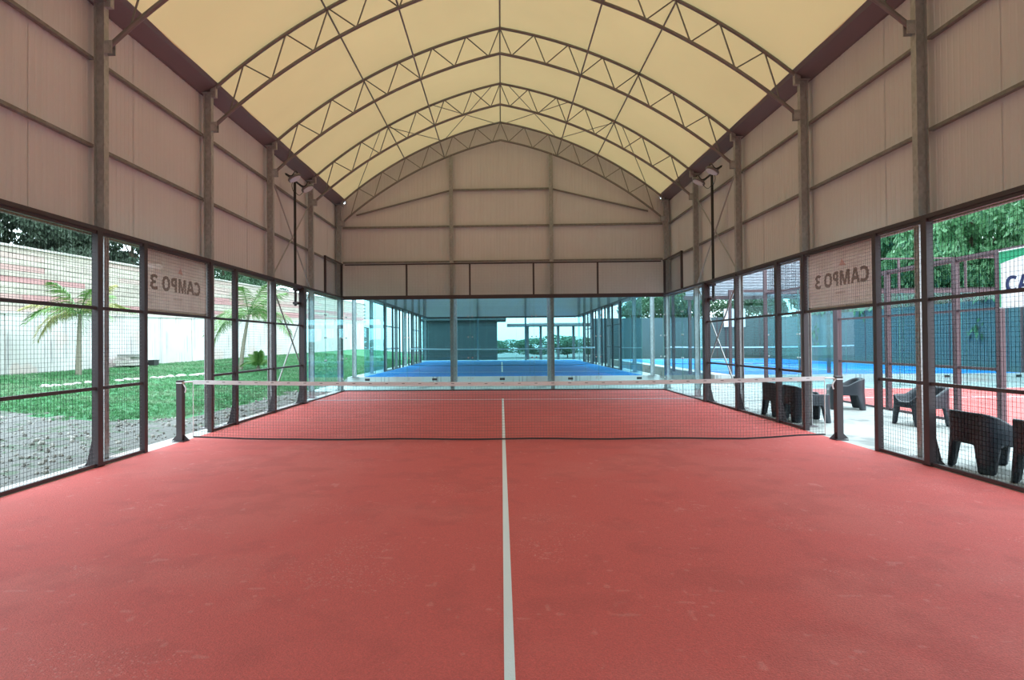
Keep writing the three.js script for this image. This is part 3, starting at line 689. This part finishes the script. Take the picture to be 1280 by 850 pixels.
// ---------------------------------------------------------------- palms
function frondGeo(len, droop, s, leaf) {
  seed = s; const pos = [], idx = [], n = 26, path = t => V(len * t * (1 - 0.18 * t), len * (0.42 * t - droop * t * t), 0);
  const add = (a, b, c, d) => { const o = pos.length / 3; pos.push(a.x, a.y, a.z, b.x, b.y, b.z, c.x, c.y, c.z, d.x, d.y, d.z); idx.push(o, o + 1, o + 2, o, o + 2, o + 3); };
  for (let i = 0; i < n; i++) {                                      // rachis: three-sided
    const a = path(i / n), b = path((i + 1) / n), w = 0.02 * (1 - i / n) + 0.004, w2 = 0.02 * (1 - (i + 1) / n) + 0.004;
    const q = (p, r, k) => V(p.x, p.y + r * Math.cos(k * 2.094), p.z + r * Math.sin(k * 2.094));
    for (let k = 0; k < 3; k++) add(q(a, w, k), q(a, w, k + 1), q(b, w2, k + 1), q(b, w2, k));
  }
  for (let i = 3; i < 44; i++) for (const d of [-1, 1]) {            // leaflets
    const t = i / 44, p = path(t), l = leaf * (0.35 + 0.9 * Math.sin(Math.PI * (0.12 + 0.85 * t))) * rr(0.85, 1.1), w = 0.016;
    const e = V(p.x + l * 0.45, p.y - l * rr(0.35, 0.7), p.z + d * l * 0.75), m = p.clone().lerp(e, 0.5).add(V(0, l * 0.12, 0));
    add(V(p.x - w, p.y, p.z), V(p.x + w, p.y, p.z), V(m.x + w, m.y, m.z), V(m.x - w, m.y, m.z)); add(V(m.x - w, m.y, m.z), V(m.x + w, m.y, m.z), e, e);
  }
  return geo(pos, idx);
}
function palm(base, h, lean, nf, len, label, s, dry, up = 0) {
  const p = thing('palm_tree', label, 'palm', base);
  const top = [lean[0], h, lean[1]];
  const pts = [[0, -0.05, 0], [lean[0] * 0.25, h * 0.35, lean[1] * 0.25], [lean[0] * 0.65, h * 0.72, lean[1] * 0.65], top];
  const curve = new THREE.CatmullRomCurve3(pts.map(q => V(...q)));
  const tr = [];
  for (let i = 0; i < 14; i++) { const a = curve.getPoint(i / 14), b = curve.getPoint((i + 1) / 14), r = 0.10 - 0.05 * i / 14; tr.push(bar(a, b, r + 0.008, 9, r - 0.004)); }
  part('trunk', tr, M.bark, p);
  const fg = [frondGeo(len, 0.62, s, len * 0.26), frondGeo(len * 0.95, 0.85, s + 1, len * 0.25), frondGeo(len * 0.9, 0.35, s + 2, len * 0.24)];
  seed = s + 50;
  for (let i = 0; i < nf; i++) {
    const f = part('frond', fg[i % 3], dry && i % 4 === 0 ? M.frondDry : M.frond, p, null, top);
    f.rotation.order = 'YXZ'; f.rotation.y = i * 2.4 + rr(-0.3, 0.3); f.rotation.z = up + (i % 3 === 2 ? rr(0.4, 0.9) : rr(-0.25, 0.3));
  }
}
const onT = (x, z) => [x, terrain(x, z), z];
palm(onT(-14.5, -11.3), 2.1, [0.12, 0.1], 13, 1.95, 'young palm with arching yellow green fronds against boundary wall', 101, true);
palm(onT(-11.8, -18.2), 2.5, [0.3, -0.2], 12, 2.6, 'sparse palm with drooping fronds on the lawn behind mesh', 201, false);
palm(onT(-11.1, -18.4), 0.25, [0.05, 0], 11, 0.95, 'low stemless palm clump growing from the lawn', 301, false, 0.65);

// ---------------------------------------------------------------- trees
function leafCloud(n, blobs, size, s, long) {                        // blobs: [x,y,z,rx,ry,rz]
  seed = s; const pos = [], idx = [];
  for (let i = 0; i < n; i++) {
    const b = blobs[Math.floor(rnd() * blobs.length)];
    const a = rr(0, 6.283), c = rr(-1, 1), r = Math.cbrt(rr(0.25, 1)), q = Math.sqrt(1 - c * c);
    const p = V(b[0] + b[3] * r * q * Math.cos(a), b[1] + b[4] * r * c, b[2] + b[5] * r * q * Math.sin(a));
    const d = V(rr(-1, 1), rr(-1, 1) - (long ? 1.6 : 0), rr(-1, 1)).normalize(), u = V(rr(-1, 1), rr(-1, 1), rr(-1, 1)).cross(d).normalize();
    const l = size * rr(0.6, 1.3) * (long || 1), w = size * rr(0.25, 0.5);
    const o = pos.length / 3;
    pos.push(p.x - u.x * w * 0.3, p.y - u.y * w * 0.3, p.z - u.z * w * 0.3, p.x + d.x * l * 0.5 + u.x * w, p.y + d.y * l * 0.5 + u.y * w, p.z + d.z * l * 0.5 + u.z * w, p.x + d.x * l, p.y + d.y * l, p.z + d.z * l, p.x + d.x * l * 0.5 - u.x * w, p.y + d.y * l * 0.5 - u.y * w, p.z + d.z * l * 0.5 - u.z * w);
    idx.push(o, o + 1, o + 2, o, o + 2, o + 3);
  }
  return geo(pos, idx);
}
function treeKind(kind) {
  if (kind === 'pine') {
    const bl = []; seed = 900; for (let i = 0; i < 26; i++) { const y = 1.5 + 6.5 * rnd(), r = 2.3 * (1 - (y - 1.5) / 9); const a = rr(0, 6.28); bl.push([Math.cos(a) * r * rr(0.3, 1), y, Math.sin(a) * r * rr(0.3, 1), rr(0.5, 0.9), rr(0.35, 0.6), rr(0.5, 0.9)]); }
    return [leafCloud(9000, bl, 0.17, 901, 1.5), 8, M.conifer];
  }
  if (kind === 'weeping') {
    const bl = []; seed = 910; for (let i = 0; i < 30; i++) { const a = rr(0, 6.28), r = rr(0.4, 2.1), y = rr(1.6, 6.8); bl.push([Math.cos(a) * r, y, Math.sin(a) * r, rr(0.5, 0.9), rr(0.6, 1.1), rr(0.5, 0.9)]); }
    return [leafCloud(10000, bl, 0.16, 911, 1.9), 7, M.leaf];
  }
  const bl = []; seed = 920; for (let i = 0; i < 26; i++) { const a = rr(0, 6.28), r = rr(0.2, 1.8), y = rr(1.2, 5); bl.push([Math.cos(a) * r, y, Math.sin(a) * r, rr(0.6, 1), rr(0.5, 0.9), rr(0.6, 1)]); }
  return [leafCloud(9000, bl, 0.17, 921, 1), 5, M.leaf2];
}
const treeShapes = {};
function tree(kind, x, y, z, h, turn, label, group, wide = 1) {
  const [g, gh, lm] = treeShapes[kind] || (treeShapes[kind] = treeKind(kind));
  const t = thing(kind === 'pine' ? 'conifer_tree' : 'leafy_tree', label, 'tree', [x, y, z], group); t.rotation.y = turn;
  const k = h / gh;
  const tk = part('trunk', [bar([0, -0.1, 0], [0.1, gh * 0.45, 0.05], 0.16, 8, 0.1), bar([0.1, gh * 0.45, 0.05], [-0.05, gh * 0.9, 0], 0.1, 8, 0.03), bar([0.08, gh * 0.35, 0], [1.0, gh * 0.62, 0.4], 0.06, 6, 0.02), bar([0.08, gh * 0.4, 0], [-0.9, gh * 0.68, -0.5], 0.06, 6, 0.02)], M.darkbark, t); tk.scale.set(k, k, k);
  const f = part('foliage', g, lm, t, 'stuff'); f.scale.set(k * wide, k, k * wide);
}
// above the boundary wall (the ground behind it is higher)
solo('upper_terrace', bx(-60, -17.0, -0.15, 3.6, -70, 16), M.gravel, 'raised earth terrace behind the boundary wall', 'terrace', null, 'structure');
[[-19.2, -10.5, 6.2], [-20.6, -13.2, 7.2], [-19.4, -16.0, 6.6], [-21.0, -19.0, 7.4], [-19.5, -22.6, 6.2], [-21.3, -9.0, 7.6], [-20.2, -27.5, 6.6], [-22.5, -16.0, 8], [-24, -24, 8]].forEach(([x, z, h], i) => tree('pine', x, 3.6, z, h, i * 1.7, 'dark conifer standing above the boundary wall', 'conifers above the boundary wall'));
[[-19.3, -33], [-19.8, -38], [-20.3, -44]].forEach(([x, z], i) => tree('round', x, 3.6, z, 4.6, i, 'bright bushy tree above far end of boundary wall', 'bushy trees above the boundary wall'));
// beyond the open courts
[[21.0, -14.5, 8], [20.5, -18.3, 8.6], [21.2, -22, 9], [22.5, -11.5, 8.2], [23.5, -25, 9.6], [24.5, -18, 10], [21.0, -27, 8.2], [24, -32, 9]].forEach(([x, z, h], i) => tree('weeping', x, -0.15, z, h, i * 2.1, 'tall green tree with hanging foliage beyond the open courts', 'hanging trees beyond the open courts'));
[[11.8, -40, 5.2], [14.9, -41, 5.6], [19, -39, 5.4], [23.5, -38, 6]].forEach(([x, z, h], i) => tree('round', x, -0.15, z, h, i * 1.3, 'dark bushy tree behind the open air blue court', 'bushy trees behind the blue court', 1.2));

// ---------------------------------------------------------------- the neighbouring hall over the blue court
{
  const zs = []; for (let k = 0; k < 8; k++) zs.push(-12.85 - k * 3.0);
  const ze = zs[7];
  for (const s of [-1, 1]) for (const z of zs) column(s * 5.35, z, 0.291, 6.3, `steel column of the blue court hall, ${s < 0 ? 'lawn' : 'terrace'} side, ${ORD[zs.indexOf(z)]} behind our gable`, s < 0 ? 'neighbouring hall columns, lawn side' : 'neighbouring hall columns, terrace side');
  for (const s of [-1, 1]) solo('hall_wall', bx(s * 5.5 - 0.03, s * 5.5 + 0.03, 3.27, 6.4, ze - 0.1, -12.75), M.clad, s < 0 ? 'beige cladding of the neighbouring hall on lawn side' : 'beige cladding of the neighbouring hall on terrace side', 'wall', null, 'structure');
  for (const z of [-12.75, ze - 0.1]) {
    const q = new THREE.Shape(); q.moveTo(-5.5, 3.27); q.lineTo(5.5, 3.27); q.lineTo(5.5, 6.4); for (let i = 0; i <= 24; i++) { const x = EX - 2 * EX * i / 24; q.lineTo(x, upY(x) + 0.28); } q.lineTo(-5.5, 6.4); q.closePath();
    solo('hall_wall', uvBox(new THREE.ExtrudeGeometry(q, { depth: 0.05, bevelEnabled: false }).translate(0, 0, z - 0.025)), M.clad, z > -20 ? 'near gable cladding of the neighbouring hall' : 'far gable cladding of the neighbouring hall', 'wall', null, 'structure');
    for (const sx of [-1, 1]) { const g = thing('gable_post', z > -20 ? 'slim gable post at the near end of neighbouring hall' : 'slim gable post at the far end of neighbouring hall', 'column', [sx * 1.66, z > -20 ? 0 : 0.291, z + 0.12], z > -20 ? 'near gable posts of neighbouring hall' : 'far gable posts of neighbouring hall'); part('shaft', iBeam(0.12, 0.09, 0, 6.5), M.galv, g); }
  }
  solo('hall_roof', grid(40, 8, (u, v) => { const x = -5.4 + 10.8 * u; return [x, upY(Math.min(5.14, Math.abs(x))) + 0.33 , -12.7 + (ze + 12.5) * v]; }), M.membrane, 'cream membrane roof of the neighbouring hall', 'roof', null, 'structure');
  // its cage
  const Y = 0.302;
  for (const s of [-1, 1]) {
    const sd = s < 0 ? 'lawn side' : 'terrace side';
    const pz = [-17, -19, -21, -22, -24, -25, -27, -29];
    for (const z of pz) post(s * 5.03, z, Y, Y + FT, 0.07, 0.09, `dark fence post of hall blue court, ${sd}, ${ORD[pz.indexOf(z)]} from its near glass`, `hall blue court posts, ${sd}`, M.fence, 0);
    for (const [a, b] of [[-19, -17], [-21, -19], [-27, -25], [-29, -27]]) sidePanel(s * 5.03, a, b, Y, Y + FT, [0.025, 0.97, 1.96, FT - 0.02], `wire mesh panel of hall blue court, ${sd}, ${ORD[[-19, -21, -27, -29].indexOf(a)]} from its near glass`, `hall blue court mesh, ${sd}`, M.fence, 0.1, 0.005);
    for (const z of [-14, -16, -30, -32]) pane('z', s * 5.02, z, 2, Y, Y + FT, `glass panel beside hall blue court, ${sd}, ${ORD[[-14, -16, -30, -32].indexOf(z)]} from our gable`, `hall blue court side glass, ${sd}`, false);
    solo('top_rail', bx(s * 5.03 - 0.035, s * 5.03 + 0.035, Y + FT, Y + FT + 0.06, -33, -13), M.fence, `dark top rail of the hall blue court cage, ${sd}`, 'rail');
  }
  for (const z of [-13.02, -33.02]) {
    const nm = z > -20 ? 'near' : 'far';
    for (let i = -2; i <= 2; i++) pane('x', i * 2, z, 2, Y, Y + FT, `glass panel at the ${nm} end of hall blue court, ${ORD[i + 2]} from lawn side`, `hall blue court ${nm} glass`, false);
    solo('top_rail', bx(-5.06, 5.06, Y + FT - 0.03, Y + FT + 0.08, z - 0.04, z + 0.04), M.fence, `dark beam over the ${nm} glass of the hall blue court`, 'rail');
  }
}
// ---------------------------------------------------------------- the open red court across the terrace and the blue one behind it
{
  const X = 8.2, gp = 'posts of the opposite court fence';
  for (const z of [-6, -4, -2, -1, 1, 2, 4]) post(X, z, 0.001, FT + 0.05, z === -6 ? 0.10 : 0.08, z === -6 ? 0.2 : 0.1, z === -6 ? 'broad brown post where opposite fence meets its glass' : `brown post of the fence across the terrace, ${Math.abs(z) === 1 ? 'gateway jamb' : Math.abs(z) === 2 ? 'beside narrow panel' : 'between wide panels'} ${z < 0 ? 'towards' : 'away from'} blue courts`, z === -6 ? null : gp, M.fence2, 0);
  for (const [a, b] of [[2, 4], [-4, -2], [-6, -4]]) sidePanel(X, a, b, 0, FT, [0.025, 0.99, 2.0, FT - 0.02], `wide mesh panel of the fence across the terrace, ${a > 0 ? 'before its gateway' : a > -5 ? 'next to the narrow panel' : 'next to the broad post'}`, 'wide mesh panels across the terrace', M.fence2, 0.05, 0.002);
  for (const [a, b] of [[1, 2], [-2, -1]]) sidePanel(X, a, b, 0, FT, [0.025, 0.99, 2.0, FT - 0.02], `narrow mesh panel ${a > 0 ? 'before' : 'past'} the gateway across the terrace`, 'narrow mesh panels across the terrace', M.fence2, 0.05, 0.002);
  solo('top_rail', bx(X - 0.03, X + 0.03, FT, FT + 0.05, -10, 4), M.fence2, 'brown top rail of the fence across the terrace', 'rail');
  for (const z of [-7, -9]) pane('z', X, z, 2, 0.02, FT, `glass panel of the court across the terrace, ${z < -8 ? 'at its corner' : 'next to the mesh'}`, 'side glass across the terrace', true);
  for (const [cx, Z, y0, nm] of [[13.2, -10.02, 0.001, 'open red court'], [13.2, -13.0, 0.302, 'open blue court']]) {
    for (let i = -2; i <= 2; i++) pane('x', cx + i * 2, Z, 2, y0 + 0.02, y0 + FT, `glass panel in the end wall of the ${nm}, ${ORD[i + 2]} from the terrace`, `end glass of the ${nm}`, false);
    solo('top_rail', bx(cx - 5.05, cx + 5.05, y0 + FT, y0 + FT + 0.10, Z - 0.04, Z + 0.04), M.fence2, `brown beam over the end glass of the ${nm}`, 'rail');
    for (const x of [-5, 5]) post(cx + x * 1.01, Z, y0, y0 + FT + (y0 < 0.1 ? 1.1 : 0.1), 0.09, 0.09, `brown ${x < 0 ? 'terrace side' : 'outer'} corner post at the end of the ${nm}`, `corner posts of the ${nm}`, M.fence2, 0);
    if (y0 < 0.1) for (let i = -2; i <= 2; i++) {
      const p = thing('upper_mesh_panel', `mesh panel above the end glass of the ${nm}, ${ORD[i + 2]} from the terrace corner`, 'fence panel', [cx + i * 2, y0 + FT + 0.10, Z], `upper mesh of the ${nm}`);
      part('rail', bx(-1, 1, 0.94, 0.99, -0.018, 0.018), M.fence2, p);
      if (i < 2) part('upright', bx(0.97, 1.03, 0, 0.94, -0.025, 0.025), M.fence2, p);
      part('wire_mesh', meshWires(-0.97, 0.97, 0, 0.94, (x, y) => [x, y, 0], 0.05, 0.008), M.fence2, p, 'stuff');
    }
  }
  // far long side and the dark windscreen behind the blue court
  for (let i = 0; i < 14; i++) { const z = 4 - i * 3; const p = thing('windscreen', i < 5 ? 'dark green windscreen panel along the open red court' : 'dark green windscreen panel along the open blue court', 'windscreen', [18.6, -0.1, z - 1.5], 'windscreens along the open courts'); part('fabric', bx(-0.012, 0.012, 0.1, 3.1, -1.46, 1.46), M.screen, p); part('post', bar([0, 0, -1.5], [0, 3.2, -1.5], 0.035, 8), M.fence2, p); }
  for (let i = 1; i < 6; i++) { const x = 3.2 + i * 3; const p = thing('windscreen', 'dark green windscreen panel behind the open blue court', 'windscreen', [x + 1.7, -0.1, -35.6], 'windscreens behind the blue court'); part('fabric', bx(-1.46, 1.46, 0.1, 3.3, -0.012, 0.012), M.screen, p); part('post', bar([1.5, 0, 0], [1.5, 3.4, 0], 0.035, 8), M.fence2, p); }
  const wb = thing('notice_board', 'blank white board fixed high behind the open blue court', 'board', [16.6, 2.3, -35.45]); part('board', bx(-0.75, 0.75, 0.2, 1.5, -0.02, 0.02), M.tape, wb); for (const s of [-1, 1]) part('batten', bx(s * 0.6 - 0.03, s * 0.6 + 0.03, -2.4, 1.4, -0.07, -0.021), M.fence2, wb);
  // louvred canopy between the halls
  const cp = thing('canopy', 'grey corrugated metal canopy on brown posts beside the open courts', 'canopy', [9.4, 0.291, -14.6]);
  part('fascia', ribbed(0, 2.4, -2.7, () => 2.7, (s, x, d) => [x, 2.85 + s, 1.2 + d], 0.1, 0.03), mat({ map: T.steel, color: C(0.42, 0.46, 0.52), roughness: 0.5, metalness: 0.3, side: THREE.DoubleSide }), cp);
  part('roof_sheet', bx(-2.75, 2.75, 5.25, 5.3, -1.4, 1.3), M.galv, cp);
  part('edge_beam', bx(-2.75, 2.75, 2.72, 2.86, 1.1, 1.19), M.fence2, cp);
  for (const x of [-2.5, 2.5]) for (const z of [-1.2, 1.0]) part('post', bx(x - 0.05, x + 0.05, 0, 5.25, z - 0.05, z + 0.05), M.fence2, cp);
}
// ---------------------------------------------------------------- what closes the view beyond the far hall
{
  const b = thing('clubhouse', 'dark low building seen beyond the far blue court', 'building', [-5.6, -0.15, -44]);
  part('wall', bx(-1.2, 5.2, 0, 3.6, -5, 0), mat({ color: C(0.035, 0.045, 0.05), roughness: 0.8 }), b);
  part('upper_wall', bx(-1.2, 3.8, 3.8, 4.6, -5, -0.5), mat({ color: C(0.03, 0.036, 0.04), roughness: 0.8 }), b);
  part('roof_slab', bx(-1.5, 6.0, 3.6, 3.8, -5.2, 0.4), mat({ color: C(0.06, 0.065, 0.07), roughness: 0.8 }), b);
  const c = thing('shelter', 'flat dark shelter roof on posts beyond far hall', 'shelter', [5, -0.15, -48]);
  part('roof', bx(-4.5, 4.5, 3.15, 3.35, -2, 2), M.gutter, c); part('roof_edge', bx(-2.5, 2.4, 3.35, 3.42, -1.8, 1.8), M.tape, c);
  for (const x of [-2.6, -1.4, 0.2, 1.6]) part('post', bx(x - 0.11, x + 0.11, 0, 3.15, -0.1, 0.1), M.gutter, c);
  [[-1, -58], [3, -60], [7, -57], [11, -60], [-6, -60]].forEach(([x, z], i) => tree('round', x, -0.15, z, 1.75 + (i % 3) * 0.25, i * 1.9, 'dark bush in the row far beyond the blue court', 'bushes far beyond the blue court', 3.2));
}
// unseen building behind the near glass, placed to darken what the far panes mirror
{
  const b = thing('unseen_building', 'plain unseen building behind the near end glass, darkening the far pane reflections', 'building', [0, -0.15, 16.5]);
  part('wall', bx(-13, 12, 0, 5.2, -1.5, 1.5), mat({ map: T.block, color: C(0.17, 0.16, 0.15), roughness: 0.9 }), b);
  part('roof_slab', bx(-13.3, 12.3, 5.2, 5.4, -1.9, 1.8), M.stone, b);
}
renderer.render(scene, camera);
